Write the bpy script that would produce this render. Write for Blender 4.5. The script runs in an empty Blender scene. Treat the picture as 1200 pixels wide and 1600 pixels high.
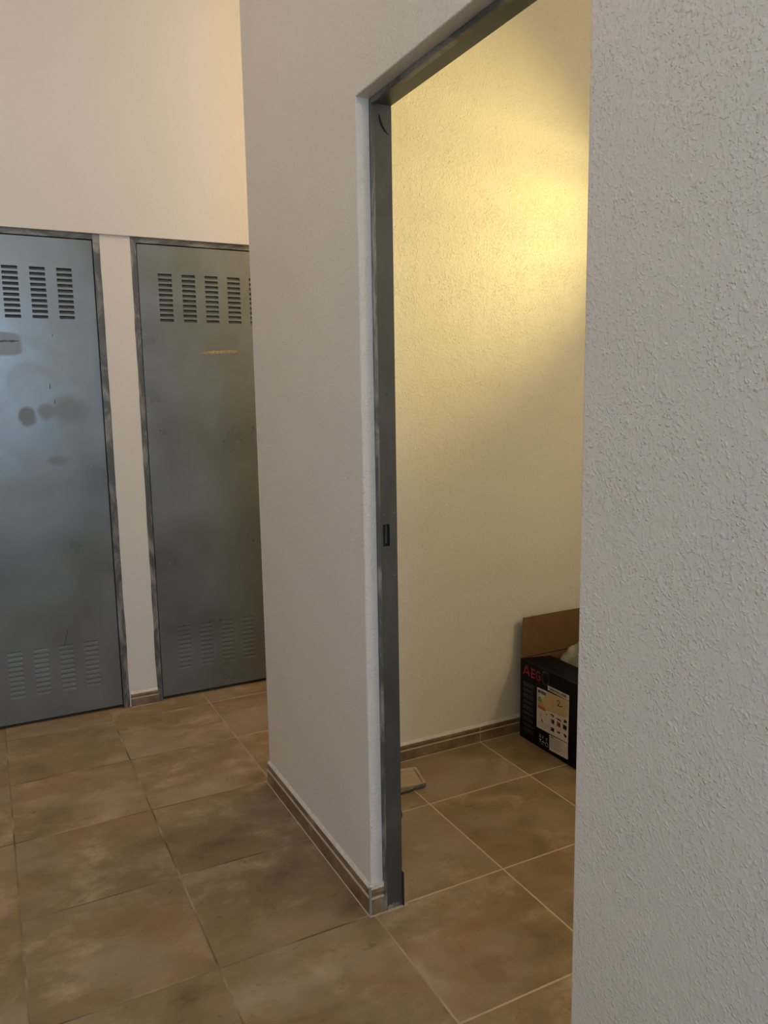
import bpy, bmesh, math, random
from mathutils import Vector, Matrix, noise

random.seed(7)
SC = bpy.context.scene
COL = SC.collection

# ------------------------------------------------------------------ helpers
def link(name, bm, mats, parent=None, smooth=False):
    me = bpy.data.meshes.new(name)
    bmesh.ops.recalc_face_normals(bm, faces=bm.faces)
    bm.to_mesh(me); bm.free()
    if not isinstance(mats, (list, tuple)):
        mats = [mats]
    for m in mats:
        me.materials.append(m)
    if smooth:
        for p in me.polygons:
            p.use_smooth = True
    o = bpy.data.objects.new(name, me)
    COL.objects.link(o)
    if parent is not None:
        o.parent = parent
        o.matrix_parent_inverse = Matrix.Identity(4)
        o.location = -parent.location if parent.type == 'EMPTY' else (0, 0, 0)
    return o


def tag(o, label=None, cat=None, group=None, kind=None):
    if label: o['label'] = label
    if cat: o['category'] = cat
    if group: o['group'] = group
    if kind: o['kind'] = kind
    return o


def empty(name, loc):
    o = bpy.data.objects.new(name, None)
    o.empty_display_size = 0.05
    o.location = loc
    COL.objects.link(o)
    return o


def add_box(bm, x0, x1, y0, y1, z0, z1, bev=0.0, mat=0):
    vs = [bm.verts.new((x, y, z)) for x in (x0, x1) for y in (y0, y1) for z in (z0, z1)]
    fs = []
    for idx in ((0, 1, 3, 2), (4, 6, 7, 5), (0, 4, 5, 1), (2, 3, 7, 6), (0, 2, 6, 4), (1, 5, 7, 3)):
        f = bm.faces.new([vs[i] for i in idx]); f.material_index = mat; fs.append(f)
    if bev > 0:
        es = list({e for f in fs for e in f.edges})
        bmesh.ops.bevel(bm, geom=es, offset=bev, segments=2, affect='EDGES', profile=0.5)
    return vs


def add_prism(bm, pts, axis, a, b, mat=0):
    """extrude a 2D outline along axis; pts are the two other coordinates in xyz order"""
    def mk(p, c):
        if axis == 'x': return (c, p[0], p[1])
        if axis == 'y': return (p[0], c, p[1])
        return (p[0], p[1], c)
    A = [bm.verts.new(mk(p, a)) for p in pts]
    B = [bm.verts.new(mk(p, b)) for p in pts]
    f = bm.faces.new(A); f.material_index = mat
    f = bm.faces.new(B[::-1]); f.material_index = mat
    n = len(pts)
    for i in range(n):
        f = bm.faces.new((A[i], B[i], B[(i + 1) % n], A[(i + 1) % n])); f.material_index = mat


def add_tube(bm, pts, r, seg=12, mat=0):
    pts = [Vector(p) for p in pts]
    rings = []
    n = len(pts)
    for i, p in enumerate(pts):
        t = (pts[min(i + 1, n - 1)] - pts[max(i - 1, 0)]).normalized()
        up = Vector((0, 0, 1)) if abs(t.z) < 0.9 else Vector((1, 0, 0))
        a = t.cross(up).normalized(); b = t.cross(a).normalized()
        rr = r[i] if isinstance(r, (list, tuple)) else r
        rings.append([bm.verts.new(p + a * (rr * math.cos(2 * math.pi * k / seg)) + b * (rr * math.sin(2 * math.pi * k / seg))) for k in range(seg)])
    for i in range(n - 1):
        for k in range(seg):
            f = bm.faces.new((rings[i][k], rings[i][(k + 1) % seg], rings[i + 1][(k + 1) % seg], rings[i + 1][k]))
            f.material_index = mat; f.smooth = True
    bm.faces.new(rings[0][::-1]).material_index = mat
    bm.faces.new(rings[-1]).material_index = mat


def spline(ctrl, n=10):
    P = [Vector(p) for p in ctrl]
    P = [P[0] * 2 - P[1]] + P + [P[-1] * 2 - P[-2]]
    out = []
    for i in range(1, len(P) - 2):
        for k in range(n):
            t = k / n
            a, b, c, d = P[i - 1], P[i], P[i + 1], P[i + 2]
            out.append(0.5 * ((2 * b) + (c - a) * t + (2 * a - 5 * b + 4 * c - d) * t * t + (3 * b - a - 3 * c + d) * t ** 3))
    out.append(P[-2])
    return out


# ------------------------------------------------------------------ materials
def new_mat(name):
    m = bpy.data.materials.new(name); m.use_nodes = True
    nt = m.node_tree
    return m, nt, nt.nodes['Principled BSDF']


def N(nt, t, **kw):
    n = nt.nodes.new(t)
    for k, v in kw.items():
        setattr(n, k, v)
    return n


def ramp(nt, stops, interp='LINEAR'):
    n = N(nt, 'ShaderNodeValToRGB')
    cr = n.color_ramp; cr.interpolation = interp
    while len(cr.elements) < len(stops):
        cr.elements.new(0.5)
    for e, (p, c) in zip(cr.elements, stops):
        e.position = p
        e.color = (c[0], c[1], c[2], 1) if isinstance(c, (tuple, list)) else (c, c, c, 1)
    return n


def math_node(nt, op, a=None, b=None, c=None):
    n = N(nt, 'ShaderNodeMath', operation=op)
    for i, v in enumerate((a, b, c)):
        if v is None: continue
        if isinstance(v, (int, float)): n.inputs[i].default_value = v
        else: nt.links.new(v, n.inputs[i])
    return n.outputs[0]


def mixc(nt, fac, a, b):
    n = N(nt, 'ShaderNodeMix', data_type='RGBA')
    for i, v in ((0, fac), (6, a), (7, b)):
        if isinstance(v, (int, float)): n.inputs[i].default_value = v
        elif isinstance(v, (tuple, list)): n.inputs[i].default_value = (*v[:3], 1)
        else: nt.links.new(v, n.inputs[i])
    return n.outputs[2]


def plain(name, col, rough=0.5, metal=0.0, vary=0.06, scale=40, bump=0.0, trans=0.0, spec=0.5):
    m, nt, b = new_mat(name)
    tc = N(nt, 'ShaderNodeTexCoord')
    no = N(nt, 'ShaderNodeTexNoise'); no.inputs['Scale'].default_value = scale; no.inputs['Detail'].default_value = 4
    nt.links.new(tc.outputs['Object'], no.inputs['Vector'])
    r = ramp(nt, [(0.3, tuple(c * (1 - vary) for c in col)), (0.7, tuple(min(1, c * (1 + vary)) for c in col))])
    nt.links.new(no.outputs['Fac'], r.inputs[0])
    nt.links.new(r.outputs[0], b.inputs['Base Color'])
    b.inputs['Roughness'].default_value = rough
    b.inputs['Metallic'].default_value = metal
    b.inputs['Specular IOR Level'].default_value = spec
    if trans: b.inputs['Transmission Weight'].default_value = trans
    if bump:
        bp = N(nt, 'ShaderNodeBump'); bp.inputs['Strength'].default_value = 0.6; bp.inputs['Distance'].default_value = bump
        nt.links.new(no.outputs['Fac'], bp.inputs['Height']); nt.links.new(bp.outputs[0], b.inputs['Normal'])
    return m


def stucco(name, col, dist=0.0015, rough=0.45):
    """painted droplet plaster: flat ground with small raised spatters"""
    m, nt, b = new_mat(name)
    tc = N(nt, 'ShaderNodeTexCoord')
    wp = N(nt, 'ShaderNodeTexNoise'); wp.inputs['Scale'].default_value = 60; wp.inputs['Detail'].default_value = 1
    nt.links.new(tc.outputs['Object'], wp.inputs['Vector'])
    off = N(nt, 'ShaderNodeVectorMath', operation='SCALE'); off.inputs['Scale'].default_value = 0.010
    nt.links.new(wp.outputs['Color'], off.inputs[0])
    add = N(nt, 'ShaderNodeVectorMath', operation='ADD')
    nt.links.new(tc.outputs['Object'], add.inputs[0]); nt.links.new(off.outputs[0], add.inputs[1])
    vo = N(nt, 'ShaderNodeTexVoronoi'); vo.inputs['Scale'].default_value = 118
    nt.links.new(add.outputs[0], vo.inputs['Vector'])
    sv = N(nt, 'ShaderNodeSeparateXYZ'); nt.links.new(vo.outputs['Color'], sv.inputs[0])
    size = math_node(nt, 'MULTIPLY_ADD', sv.outputs[0], 0.55, 0.12)
    rel = math_node(nt, 'DIVIDE', vo.outputs['Distance'], size)
    rb = ramp(nt, [(0.0, 1.0), (0.45, 0.85), (1.0, 0.0)], 'B_SPLINE'); nt.links.new(rel, rb.inputs[0])
    keep = ramp(nt, [(0.38, 0.0), (0.62, 1.0)]); nt.links.new(sv.outputs[1], keep.inputs[0])
    dots = math_node(nt, 'MULTIPLY', rb.outputs[0], keep.outputs[0])
    n1 = N(nt, 'ShaderNodeTexNoise'); n1.inputs['Scale'].default_value = 150; n1.inputs['Detail'].default_value = 2.0
    nt.links.new(add.outputs[0], n1.inputs['Vector'])
    r1 = ramp(nt, [(0.54, 0.0), (0.70, 0.8)], 'B_SPLINE')
    nt.links.new(n1.outputs['Fac'], r1.inputs[0])
    both = math_node(nt, 'MAXIMUM', dots, r1.outputs[0])
    n2 = N(nt, 'ShaderNodeTexNoise'); n2.inputs['Scale'].default_value = 230; n2.inputs['Detail'].default_value = 2
    nt.links.new(tc.outputs['Object'], n2.inputs['Vector'])
    # patches where the spray fell denser or thinner
    n3 = N(nt, 'ShaderNodeTexNoise'); n3.inputs['Scale'].default_value = 14; n3.inputs['Detail'].default_value = 2
    nt.links.new(tc.outputs['Object'], n3.inputs['Vector'])
    dens = ramp(nt, [(0.30, 0.45), (0.65, 1.0)])
    nt.links.new(n3.outputs['Fac'], dens.inputs[0])
    h = math_node(nt, 'MULTIPLY_ADD', both, dens.outputs[0], math_node(nt, 'MULTIPLY', n2.outputs['Fac'], 0.16))
    n6 = N(nt, 'ShaderNodeTexNoise'); n6.inputs['Scale'].default_value = 52; n6.inputs['Detail'].default_value = 1.5; nt.links.new(tc.outputs['Object'], n6.inputs['Vector'])
    r6 = ramp(nt, [(0.42, 0.0), (0.68, 1.0)], 'B_SPLINE'); nt.links.new(n6.outputs['Fac'], r6.inputs[0])
    h = math_node(nt, 'MULTIPLY_ADD', r6.outputs[0], 0.32, h)
    bp = N(nt, 'ShaderNodeBump'); bp.inputs['Strength'].default_value = 0.85; bp.inputs['Distance'].default_value = dist
    nt.links.new(h, bp.inputs['Height']); nt.links.new(bp.outputs[0], b.inputs['Normal'])
    n4 = N(nt, 'ShaderNodeTexNoise'); n4.inputs['Scale'].default_value = 2.2; n4.inputs['Detail'].default_value = 3
    nt.links.new(tc.outputs['Object'], n4.inputs['Vector'])
    r4 = ramp(nt, [(0.35, tuple(c * 0.97 for c in col)), (0.65, col)])
    nt.links.new(n4.outputs['Fac'], r4.inputs[0]); nt.links.new(r4.outputs[0], b.inputs['Base Color'])
    b.inputs['Roughness'].default_value = rough
    b.inputs['Specular IOR Level'].default_value = 0.4
    return m


TILE = 0.45


def floor_mat():
    m, nt, b = new_mat('brown_ceramic_floor_tiles')
    L = nt.links
    tc = N(nt, 'ShaderNodeTexCoord')
    sep = N(nt, 'ShaderNodeSeparateXYZ'); L.new(tc.outputs['Object'], sep.inputs[0])
    def axis(s):
        u = math_node(nt, 'DIVIDE', s, TILE)
        fl = math_node(nt, 'FLOOR', math_node(nt, 'ADD', u, 0.0))
        fr = math_node(nt, 'SUBTRACT', u, fl)
        d = math_node(nt, 'MULTIPLY', math_node(nt, 'MINIMUM', fr, math_node(nt, 'SUBTRACT', 1.0, fr)), TILE)
        return fl, d
    ix, dx = axis(sep.outputs[0]); iy, dy = axis(sep.outputs[1])
    d = math_node(nt, 'MINIMUM', dx, dy)
    # small wobble of the joint edge
    wn = N(nt, 'ShaderNodeTexNoise'); wn.inputs['Scale'].default_value = 45; L.new(tc.outputs['Object'], wn.inputs['Vector'])
    dw = math_node(nt, 'MULTIPLY_ADD', math_node(nt, 'SUBTRACT', wn.outputs['Fac'], 0.5), 0.0016, d)
    joint = N(nt, 'ShaderNodeMapRange'); joint.inputs['From Min'].default_value = 0.0021; joint.inputs['From Max'].default_value = 0.0034
    joint.inputs['To Min'].default_value = 1; joint.inputs['To Max'].default_value = 0
    L.new(dw, joint.inputs['Value'])
    cid = N(nt, 'ShaderNodeCombineXYZ'); L.new(ix, cid.inputs[0]); L.new(iy, cid.inputs[1])
    wh = N(nt, 'ShaderNodeTexWhiteNoise', noise_dimensions='3D'); L.new(cid.outputs[0], wh.inputs['Vector'])
    sc = N(nt, 'ShaderNodeVectorMath', operation='SCALE'); sc.inputs['Scale'].default_value = 37.0; L.new(wh.outputs['Color'], sc.inputs[0])
    st = N(nt, 'ShaderNodeVectorMath', operation='MULTIPLY'); st.inputs[1].default_value = (1.0, 1.3, 1.0); L.new(tc.outputs['Object'], st.inputs[0])
    ad = N(nt, 'ShaderNodeVectorMath', operation='ADD'); L.new(st.outputs[0], ad.inputs[0]); L.new(sc.outputs[0], ad.inputs[1])
    n1 = N(nt, 'ShaderNodeTexNoise'); n1.inputs['Scale'].default_value = 4.6; n1.inputs['Detail'].default_value = 7; n1.inputs['Roughness'].default_value = 0.68; n1.inputs['Distortion'].default_value = 0.18
    L.new(ad.outputs[0], n1.inputs['Vector'])
    r1 = ramp(nt, [(0.28, (0.130, 0.085, 0.045)), (0.42, (0.205, 0.143, 0.077)), (0.53, (0.245, 0.176, 0.098)), (0.63, (0.335, 0.250, 0.165)), (0.76, (0.43, 0.345, 0.26))])
    L.new(n1.outputs['Fac'], r1.inputs[0])
    n2 = N(nt, 'ShaderNodeTexNoise'); n2.inputs['Scale'].default_value = 3.1; n2.inputs['Detail'].default_value = 7; n2.inputs['Distortion'].default_value = 0.25
    ad2 = N(nt, 'ShaderNodeVectorMath', operation='ADD'); ad2.inputs[1].default_value = (9.3, 4.1, 2.2); L.new(ad.outputs[0], ad2.inputs[0]); L.new(ad2.outputs[0], n2.inputs['Vector'])
    r2 = ramp(nt, [(0.52, 0.0), (0.72, 0.55)]); L.new(n2.outputs['Fac'], r2.inputs[0])
    c1 = mixc(nt, r2.outputs[0], r1.outputs[0], (0.285, 0.160, 0.092))
    n5 = N(nt, 'ShaderNodeTexNoise'); n5.inputs['Scale'].default_value = 2.7; n5.inputs['Detail'].default_value = 5
    ad5 = N(nt, 'ShaderNodeVectorMath', operation='ADD'); ad5.inputs[1].default_value = (3.3, 7.1, 5.2); L.new(ad.outputs[0], ad5.inputs[0]); L.new(ad5.outputs[0], n5.inputs['Vector'])
    r5 = ramp(nt, [(0.48, 0.0), (0.66, 0.75)]); L.new(n5.outputs['Fac'], r5.inputs[0])
    c2 = mixc(nt, r5.outputs[0], c1, (0.315, 0.240, 0.178))
    # small dark pits and scratches in the glaze
    n3 = N(nt, 'ShaderNodeTexNoise'); n3.inputs['Scale'].default_value = 26; n3.inputs['Detail'].default_value = 6; n3.inputs['Roughness'].default_value = 0.7; n3.inputs['Distortion'].default_value = 0.6
    L.new(ad.outputs[0], n3.inputs['Vector'])
    r3 = ramp(nt, [(0.29, 0.6), (0.39, 0.0)]); L.new(n3.outputs['Fac'], r3.inputs[0])
    c3 = mixc(nt, r3.outputs[0], c2, (0.105, 0.068, 0.036))
    # grout: soiled brown in the walked corridor, cleaner beside and beyond the doorway
    gx = N(nt, 'ShaderNodeMapRange'); gx.inputs['From Min'].default_value = 0.80; gx.inputs['From Max'].default_value = 1.05
    L.new(sep.outputs[0], gx.inputs['Value'])
    gn = N(nt, 'ShaderNodeTexNoise'); gn.inputs['Scale'].default_value = 5.5; gn.inputs['Detail'].default_value = 4; L.new(tc.outputs['Object'], gn.inputs['Vector'])
    gr = ramp(nt, [(0.36, (0.12, 0.082, 0.046)), (0.52, (0.24, 0.175, 0.11)), (0.66, (0.40, 0.31, 0.21))]); L.new(gn.outputs['Fac'], gr.inputs[0])
    gc = mixc(nt, gx.outputs[0], gr.outputs[0], (0.60, 0.45, 0.30))
    tint = N(nt, 'ShaderNodeVectorMath', operation='MULTIPLY'); tint.inputs[1].default_value = (1.14, 1.13, 1.05); L.new(c3, tint.inputs[0])
    col = mixc(nt, joint.outputs[0], tint.outputs[0], gc)
    L.new(col, b.inputs['Base Color'])
    rr = ramp(nt, [(0.3, 0.42), (0.7, 0.60)]); L.new(n1.outputs['Fac'], rr.inputs[0]); L.new(rr.outputs[0], b.inputs['Roughness'])
    b.inputs['Specular IOR Level'].default_value = 0.35
    edge = N(nt, 'ShaderNodeMapRange'); edge.inputs['From Min'].default_value = 0.0; edge.inputs['From Max'].default_value = 0.006
    L.new(d, edge.inputs['Value'])
    hh = math_node(nt, 'MULTIPLY_ADD', n1.outputs['Fac'], 0.35, edge.outputs[0])
    bp = N(nt, 'ShaderNodeBump'); bp.inputs['Strength'].default_value = 0.5; bp.inputs['Distance'].default_value = 0.0015
    L.new(hh, bp.inputs['Height']); L.new(bp.outputs[0], b.inputs['Normal'])
    return m


def skirting_mat():
    m, nt, b = new_mat('brown_ceramic_skirting')
    L = nt.links
    tc = N(nt, 'ShaderNodeTexCoord')
    n1 = N(nt, 'ShaderNodeTexNoise'); n1.inputs['Scale'].default_value = 9; n1.inputs['Detail'].default_value = 7; n1.inputs['Roughness'].default_value = 0.65
    L.new(tc.outputs['Object'], n1.inputs['Vector'])
    r1 = ramp(nt, [(0.34, (0.115, 0.076, 0.044)), (0.5, (0.20, 0.138, 0.083)), (0.66, (0.30, 0.22, 0.145))]); L.new(n1.outputs['Fac'], r1.inputs[0])
    L.new(r1.outputs[0], b.inputs['Base Color'])
    b.inputs['Roughness'].default_value = 0.4
    return m


def metal_mat(name, base, smear, amt=0.5, rough=0.42, metallic=0.65, sm_scale=9.0, stretch=(1, 1, 0.35), smudges=()):
    """galvanised and primed sheet, with dried plaster smears and wiped patches"""
    m, nt, b = new_mat(name)
    L = nt.links
    tc = N(nt, 'ShaderNodeTexCoord')
    st = N(nt, 'ShaderNodeVectorMath', operation='MULTIPLY'); st.inputs[1].default_value = stretch; L.new(tc.outputs['Object'], st.inputs[0])
    n1 = N(nt, 'ShaderNodeTexNoise'); n1.inputs['Scale'].default_value = sm_scale; n1.inputs['Detail'].default_value = 6; n1.inputs['Roughness'].default_value = 0.62; n1.inputs['Distortion'].default_value = 1.0
    L.new(st.outputs[0], n1.inputs['Vector'])
    r1 = ramp(nt, [(0.48, 0.0), (0.56, amt * 0.55), (0.64, amt)]); L.new(n1.outputs['Fac'], r1.inputs[0])
    n2 = N(nt, 'ShaderNodeTexNoise'); n2.inputs['Scale'].default_value = 3.5; n2.inputs['Detail'].default_value = 5; L.new(tc.outputs['Object'], n2.inputs['Vector'])
    r2 = ramp(nt, [(0.3, tuple(c * 0.86 for c in base)), (0.7, tuple(c * 1.1 for c in base))]); L.new(n2.outputs['Fac'], r2.inputs[0])
    c = mixc(nt, r1.outputs[0], r2.outputs[0], smear)
    mask = None
    if smudges:
        sp = N(nt, 'ShaderNodeSeparateXYZ'); L.new(tc.outputs['Object'], sp.inputs[0])
        wn = N(nt, 'ShaderNodeTexNoise'); wn.inputs['Scale'].default_value = 24; wn.inputs['Detail'].default_value = 4; L.new(tc.outputs['Object'], wn.inputs['Vector'])
        for (sx, sz, rx, rz, pw, soft, am) in smudges:
            ax = math_node(nt, 'POWER', math_node(nt, 'ABSOLUTE', math_node(nt, 'DIVIDE', math_node(nt, 'SUBTRACT', sp.outputs[0], sx), rx)), pw)
            az = math_node(nt, 'POWER', math_node(nt, 'ABSOLUTE', math_node(nt, 'DIVIDE', math_node(nt, 'SUBTRACT', sp.outputs[2], sz), rz)), pw)
            dd = math_node(nt, 'MULTIPLY_ADD', math_node(nt, 'SUBTRACT', wn.outputs['Fac'], 0.5), 1.3, math_node(nt, 'ADD', ax, az))
            mp = N(nt, 'ShaderNodeMapRange'); mp.inputs['From Min'].default_value = 1 - soft; mp.inputs['From Max'].default_value = 1 + soft
            mp.inputs['To Min'].default_value = am; mp.inputs['To Max'].default_value = 0
            L.new(dd, mp.inputs['Value'])
            mask = mp.outputs[0] if mask is None else math_node(nt, 'MAXIMUM', mask, mp.outputs[0])
        c = mixc(nt, mask, c, (0.165, 0.163, 0.148))
    L.new(c, b.inputs['Base Color'])
    mr = N(nt, 'ShaderNodeMapRange'); mr.inputs['To Min'].default_value = metallic; mr.inputs['To Max'].default_value = metallic * 0.4
    L.new(r1.outputs[0], mr.inputs['Value'])
    met = mr.outputs[0] if mask is None else math_node(nt, 'MULTIPLY', mr.outputs[0], math_node(nt, 'MULTIPLY_ADD', mask, -0.6, 1.0))
    L.new(met, b.inputs['Metallic'])
    rr = N(nt, 'ShaderNodeMapRange'); rr.inputs['To Min'].default_value = rough - 0.07; rr.inputs['To Max'].default_value = rough + 0.09
    rr.inputs['From Min'].default_value = 0.3; rr.inputs['From Max'].default_value = 0.7
    L.new(n2.outputs['Fac'], rr.inputs['Value'])
    L.new(rr.outputs[0] if mask is None else math_node(nt, 'MULTIPLY_ADD', mask, 0.25, rr.outputs[0]), b.inputs['Roughness'])
    return m


M = {}
M['hall'] = stucco('plaster_hall', (0.76, 0.715, 0.655), dist=0.0022)
M['room'] = stucco('plaster_store_room', (0.76, 0.725, 0.645), dist=0.0028)
M['door_wall'] = stucco('plaster_door_wall', (0.76, 0.715, 0.655), dist=0.0006)
M['smooth'] = stucco('plaster_smooth_reveal', (0.76, 0.73, 0.69), dist=0.0006)
M['ceil'] = plain('ceiling_paint', (0.78, 0.76, 0.72), 0.7)
M['floor'] = floor_mat()
M['skirt'] = skirting_mat()
M['caulk'] = plain('pale_filler', (0.66, 0.61, 0.54), 0.7, vary=0.12, scale=60, bump=0.001)
M['joint'] = plain('skirting_joint_grout', (0.52, 0.41, 0.29), 0.8)
M['edge_strip'] = plain('grey_corner_strip', (0.30, 0.29, 0.26), 0.35)
M['door'] = metal_mat('primed_steel_sheet', (0.225, 0.243, 0.238), (0.19, 0.187, 0.17), amt=0.3, rough=0.32, metallic=0.68, sm_scale=3.2, stretch=(1, 1, 1),
                     smudges=((0.10, 1.718, 0.10, 0.048, 4, 0.3, 0.42), (0.200, 1.405, 0.034, 0.040, 2, 0.45, 0.6), (0.378, 1.428, 0.078, 0.062, 2, 0.7, 0.42),
                              (0.277, 1.425, 0.034, 0.036, 2, 0.6, 0.45), (0.31, 1.205, 0.045, 0.022, 2, 0.6, 0.45), (1.137, 1.745, 0.03, 0.04, 2, 0.5, 0.35)))
M['frame'] = metal_mat('smeared_steel_frame', (0.115, 0.118, 0.110), (0.33, 0.315, 0.28), amt=0.85, rough=0.45, metallic=0.4, sm_scale=19, stretch=(1, 1, 0.33))
M['frame_h'] = metal_mat('smeared_steel_head', (0.115, 0.118, 0.110), (0.33, 0.315, 0.28), amt=0.85, rough=0.45, metallic=0.4, sm_scale=19, stretch=(0.33, 0.33, 1))
M['jamb'] = metal_mat('dark_steel_jamb', (0.10, 0.108, 0.105), (0.16, 0.155, 0.145), amt=0.25, rough=0.42, metallic=0.5, sm_scale=10)
M['dark'] = plain('shade_black', (0.012, 0.012, 0.012), 0.8)  # flat black standing in for shade in gaps and recesses
M['glue'] = plain('dried_brown_glue', (0.33, 0.25, 0.13), 0.5, vary=0.3, scale=90)
M['dirt'] = plain('dark_smudge', (0.075, 0.07, 0.06), 0.6, vary=0.2)
M['kraft'] = plain('brown_kraft_card', (0.165, 0.084, 0.035), 0.8, vary=0.08, scale=25)
M['black_card'] = plain('glossy_black_card', (0.006, 0.006, 0.0065), 0.45, spec=0.10)
M['red_ink'] = plain('red_ink', (0.40, 0.016, 0.026), 0.4)
M['grey_ink'] = plain('grey_ink', (0.055, 0.058, 0.062), 0.5)
M['white_ink'] = plain('white_ink', (0.62, 0.60, 0.56), 0.5)
M['label'] = plain('white_label_paper', (0.70, 0.66, 0.60), 0.6)
M['tape'] = plain('tan_parcel_tape', (0.58, 0.43, 0.235), 0.4)
M['black_ink'] = plain('black_ink', (0.025, 0.022, 0.022), 0.5)
M['dull_ink'] = plain('mid_grey_ink', (0.22, 0.21, 0.20), 0.5)
M['blue_ink'] = plain('blue_ink', (0.055, 0.085, 0.17), 0.5)
M['green_ink'] = plain('green_ink', (0.06, 0.16, 0.06), 0.5)
M['yellow_ink'] = plain('yellow_ink', (0.45, 0.36, 0.06), 0.5)
M['orange_ink'] = plain('orange_ink', (0.58, 0.24, 0.035), 0.5)
M['marker'] = plain('brown_marker', (0.07, 0.022, 0.012), 0.5)
M['plastic'] = plain('cream_plastic', (0.50, 0.38, 0.25), 0.45)
M['bag'] = plain('thin_pale_plastic', (0.55, 0.56, 0.47), 0.35, trans=0.15, scale=12)
M['cable'] = plain('black_rubber', (0.018, 0.02, 0.02), 0.45)
M['plug'] = plain('dark_grey_plug', (0.07, 0.078, 0.08), 0.35)
M['rubber'] = plain('brown_black_rubber', (0.03, 0.022, 0.018), 0.7)

# ------------------------------------------------------------------ layout (metres)
XP0, XP1 = 0.895, 0.992          # partition faces
YE = -1.363                      # far end of the partition
YI = -1.452                      # inner face of the store room's back wall
YJ, YN = -2.246, -3.088          # doorway sides
ZD = 2.195                       # doorway head
H = 3.45
XL, XR = -1.75, 3.15
YF = -7.2                        # wall behind the camera
YRF = -3.65                      # store room's front wall
YB_UP, YB = -0.326, -0.312       # door wall: upper and lower face

# ------------------------------------------------------------------ setting
bm = bmesh.new(); add_box(bm, XL - .12, XR + .12, YF - .12, 0.05, -0.12, 0.0)
tag(link('floor', bm, M['floor']), 'brown mottled ceramic tile floor with pale grout', kind='structure')
bm = bmesh.new(); add_box(bm, XL - .12, XR + .12, YF - .12, 0.05, H, H + .12)
tag(link('ceiling', bm, M['ceil']), kind='structure')

# partition with the doorway cut out, and the store room's back wall joined to it
bm = bmesh.new()
pts = [(YE, 0), (YE, H), (YF, H), (YF, 0), (YN, 0), (YN, ZD), (YJ, ZD), (YJ, 0)]
add_prism(bm, pts, 'x', XP0, XP1)
bmesh.ops.recalc_face_normals(bm, faces=bm.faces)
es = [e for e in bm.edges if all(abs(v.co.x - XP0) < 1e-5 for v in e.verts)]
bmesh.ops.bevel(bm, geom=es, offset=0.004, segments=3, affect='EDGES', profile=0.5)
tag(link('wall_partition', bm, M['hall'], smooth=False), 'cream textured partition wall with the open doorway', kind='structure')

bm = bmesh.new(); add_box(bm, XP1, XR, YI, YE, 0, H)
tag(link('wall_store_room_back', bm, M['room']), kind='structure')
bm = bmesh.new(); add_box(bm, XP1, XR, YRF - .1, YRF, 0, H)
tag(link('wall_store_room_front', bm, M['room']), kind='structure')
bm = bmesh.new(); add_box(bm, XR, XR + .12, YF, 0.05, 0, H)
tag(link('wall_right', bm, M['room']), kind='structure')
bm = bmesh.new(); add_box(bm, XL - .12, XL, YF, 0.05, 0, H)
tag(link('wall_left', bm, M['hall']), kind='structure')

# wall behind the camera, with a window opening
WX0, WX1, WZ0, WZ1 = -0.85, 0.15, 1.25, 2.45
bm = bmesh.new()
add_box(bm, XL, WX0, YF - .12, YF, 0, H); add_box(bm, WX1, XR, YF - .12, YF, 0, H)
add_box(bm, WX0, WX1, YF - .12, YF, 0, WZ0); add_box(bm, WX0, WX1, YF - .12, YF, WZ1, H)
tag(link('wall_front', bm, M['hall']), kind='structure')
bm = bmesh.new()
for a in ((WX0, WX0 + .05, WZ0, WZ1), (WX1 - .05, WX1, WZ0, WZ1), (WX0 + .05, WX1 - .05, WZ0, WZ0 + .05), (WX0 + .05, WX1 - .05, WZ1 - .05, WZ1),
          ((WX0 + WX1) / 2 - .025, (WX0 + WX1) / 2 + .025, WZ0 + .05, WZ1 - .05)):
    add_box(bm, a[0], a[1], YF - .08, YF - .03, a[2], a[3], 0.004)
tag(link('window_1', bm, M['edge_strip']), kind='structure')

# door wall: thicker plaster above the doors, post between them, ragged plaster edges along the frames
D1 = (-0.163, 0.515)   # left leaf
D2 = (0.709, 1.387)    # right leaf
FW = 0.034
ZT, ZF = 2.172, 2.200  # leaf top, frame top


def ragged(x_of, z0, z1, n, amp, seed, power=1.0):
    out = []
    for i in range(n + 1):
        z = z0 + (z1 - z0) * i / n
        w = noise.noise(Vector((seed, z * 6.0, 0))) + 0.5 * noise.noise(Vector((seed, z * 21.0, 3.3)))
        out.append((x_of + amp * w, z))
    return out


bm = bmesh.new()
add_box(bm, XL, XR, YB_UP, 0.05, ZF, H)
left = ragged(D1[1] + FW, 0, ZF, 60, 0.0028, 1.7)
right = ragged(D2[0] - FW + 0.004, 0, ZF, 60, 0.0028, 5.1)
add_prism(bm, left + right[::-1], 'y', YB, 0.05)
add_box(bm, XL, D1[0] - FW, YB, 0.05, 0, ZF)
add_box(bm, D2[1] + FW, XR, YB, 0.05, 0, ZF)
tag(link('wall_back', bm, M['door_wall']), 'cream wall over and between the two grey louvred doors', kind='structure')


# ------------------------------------------------------------------ louvred steel doors
VW, VP, NS = 0.063, 0.1087, 10
SP, SH = 0.02275, 0.0135


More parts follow.
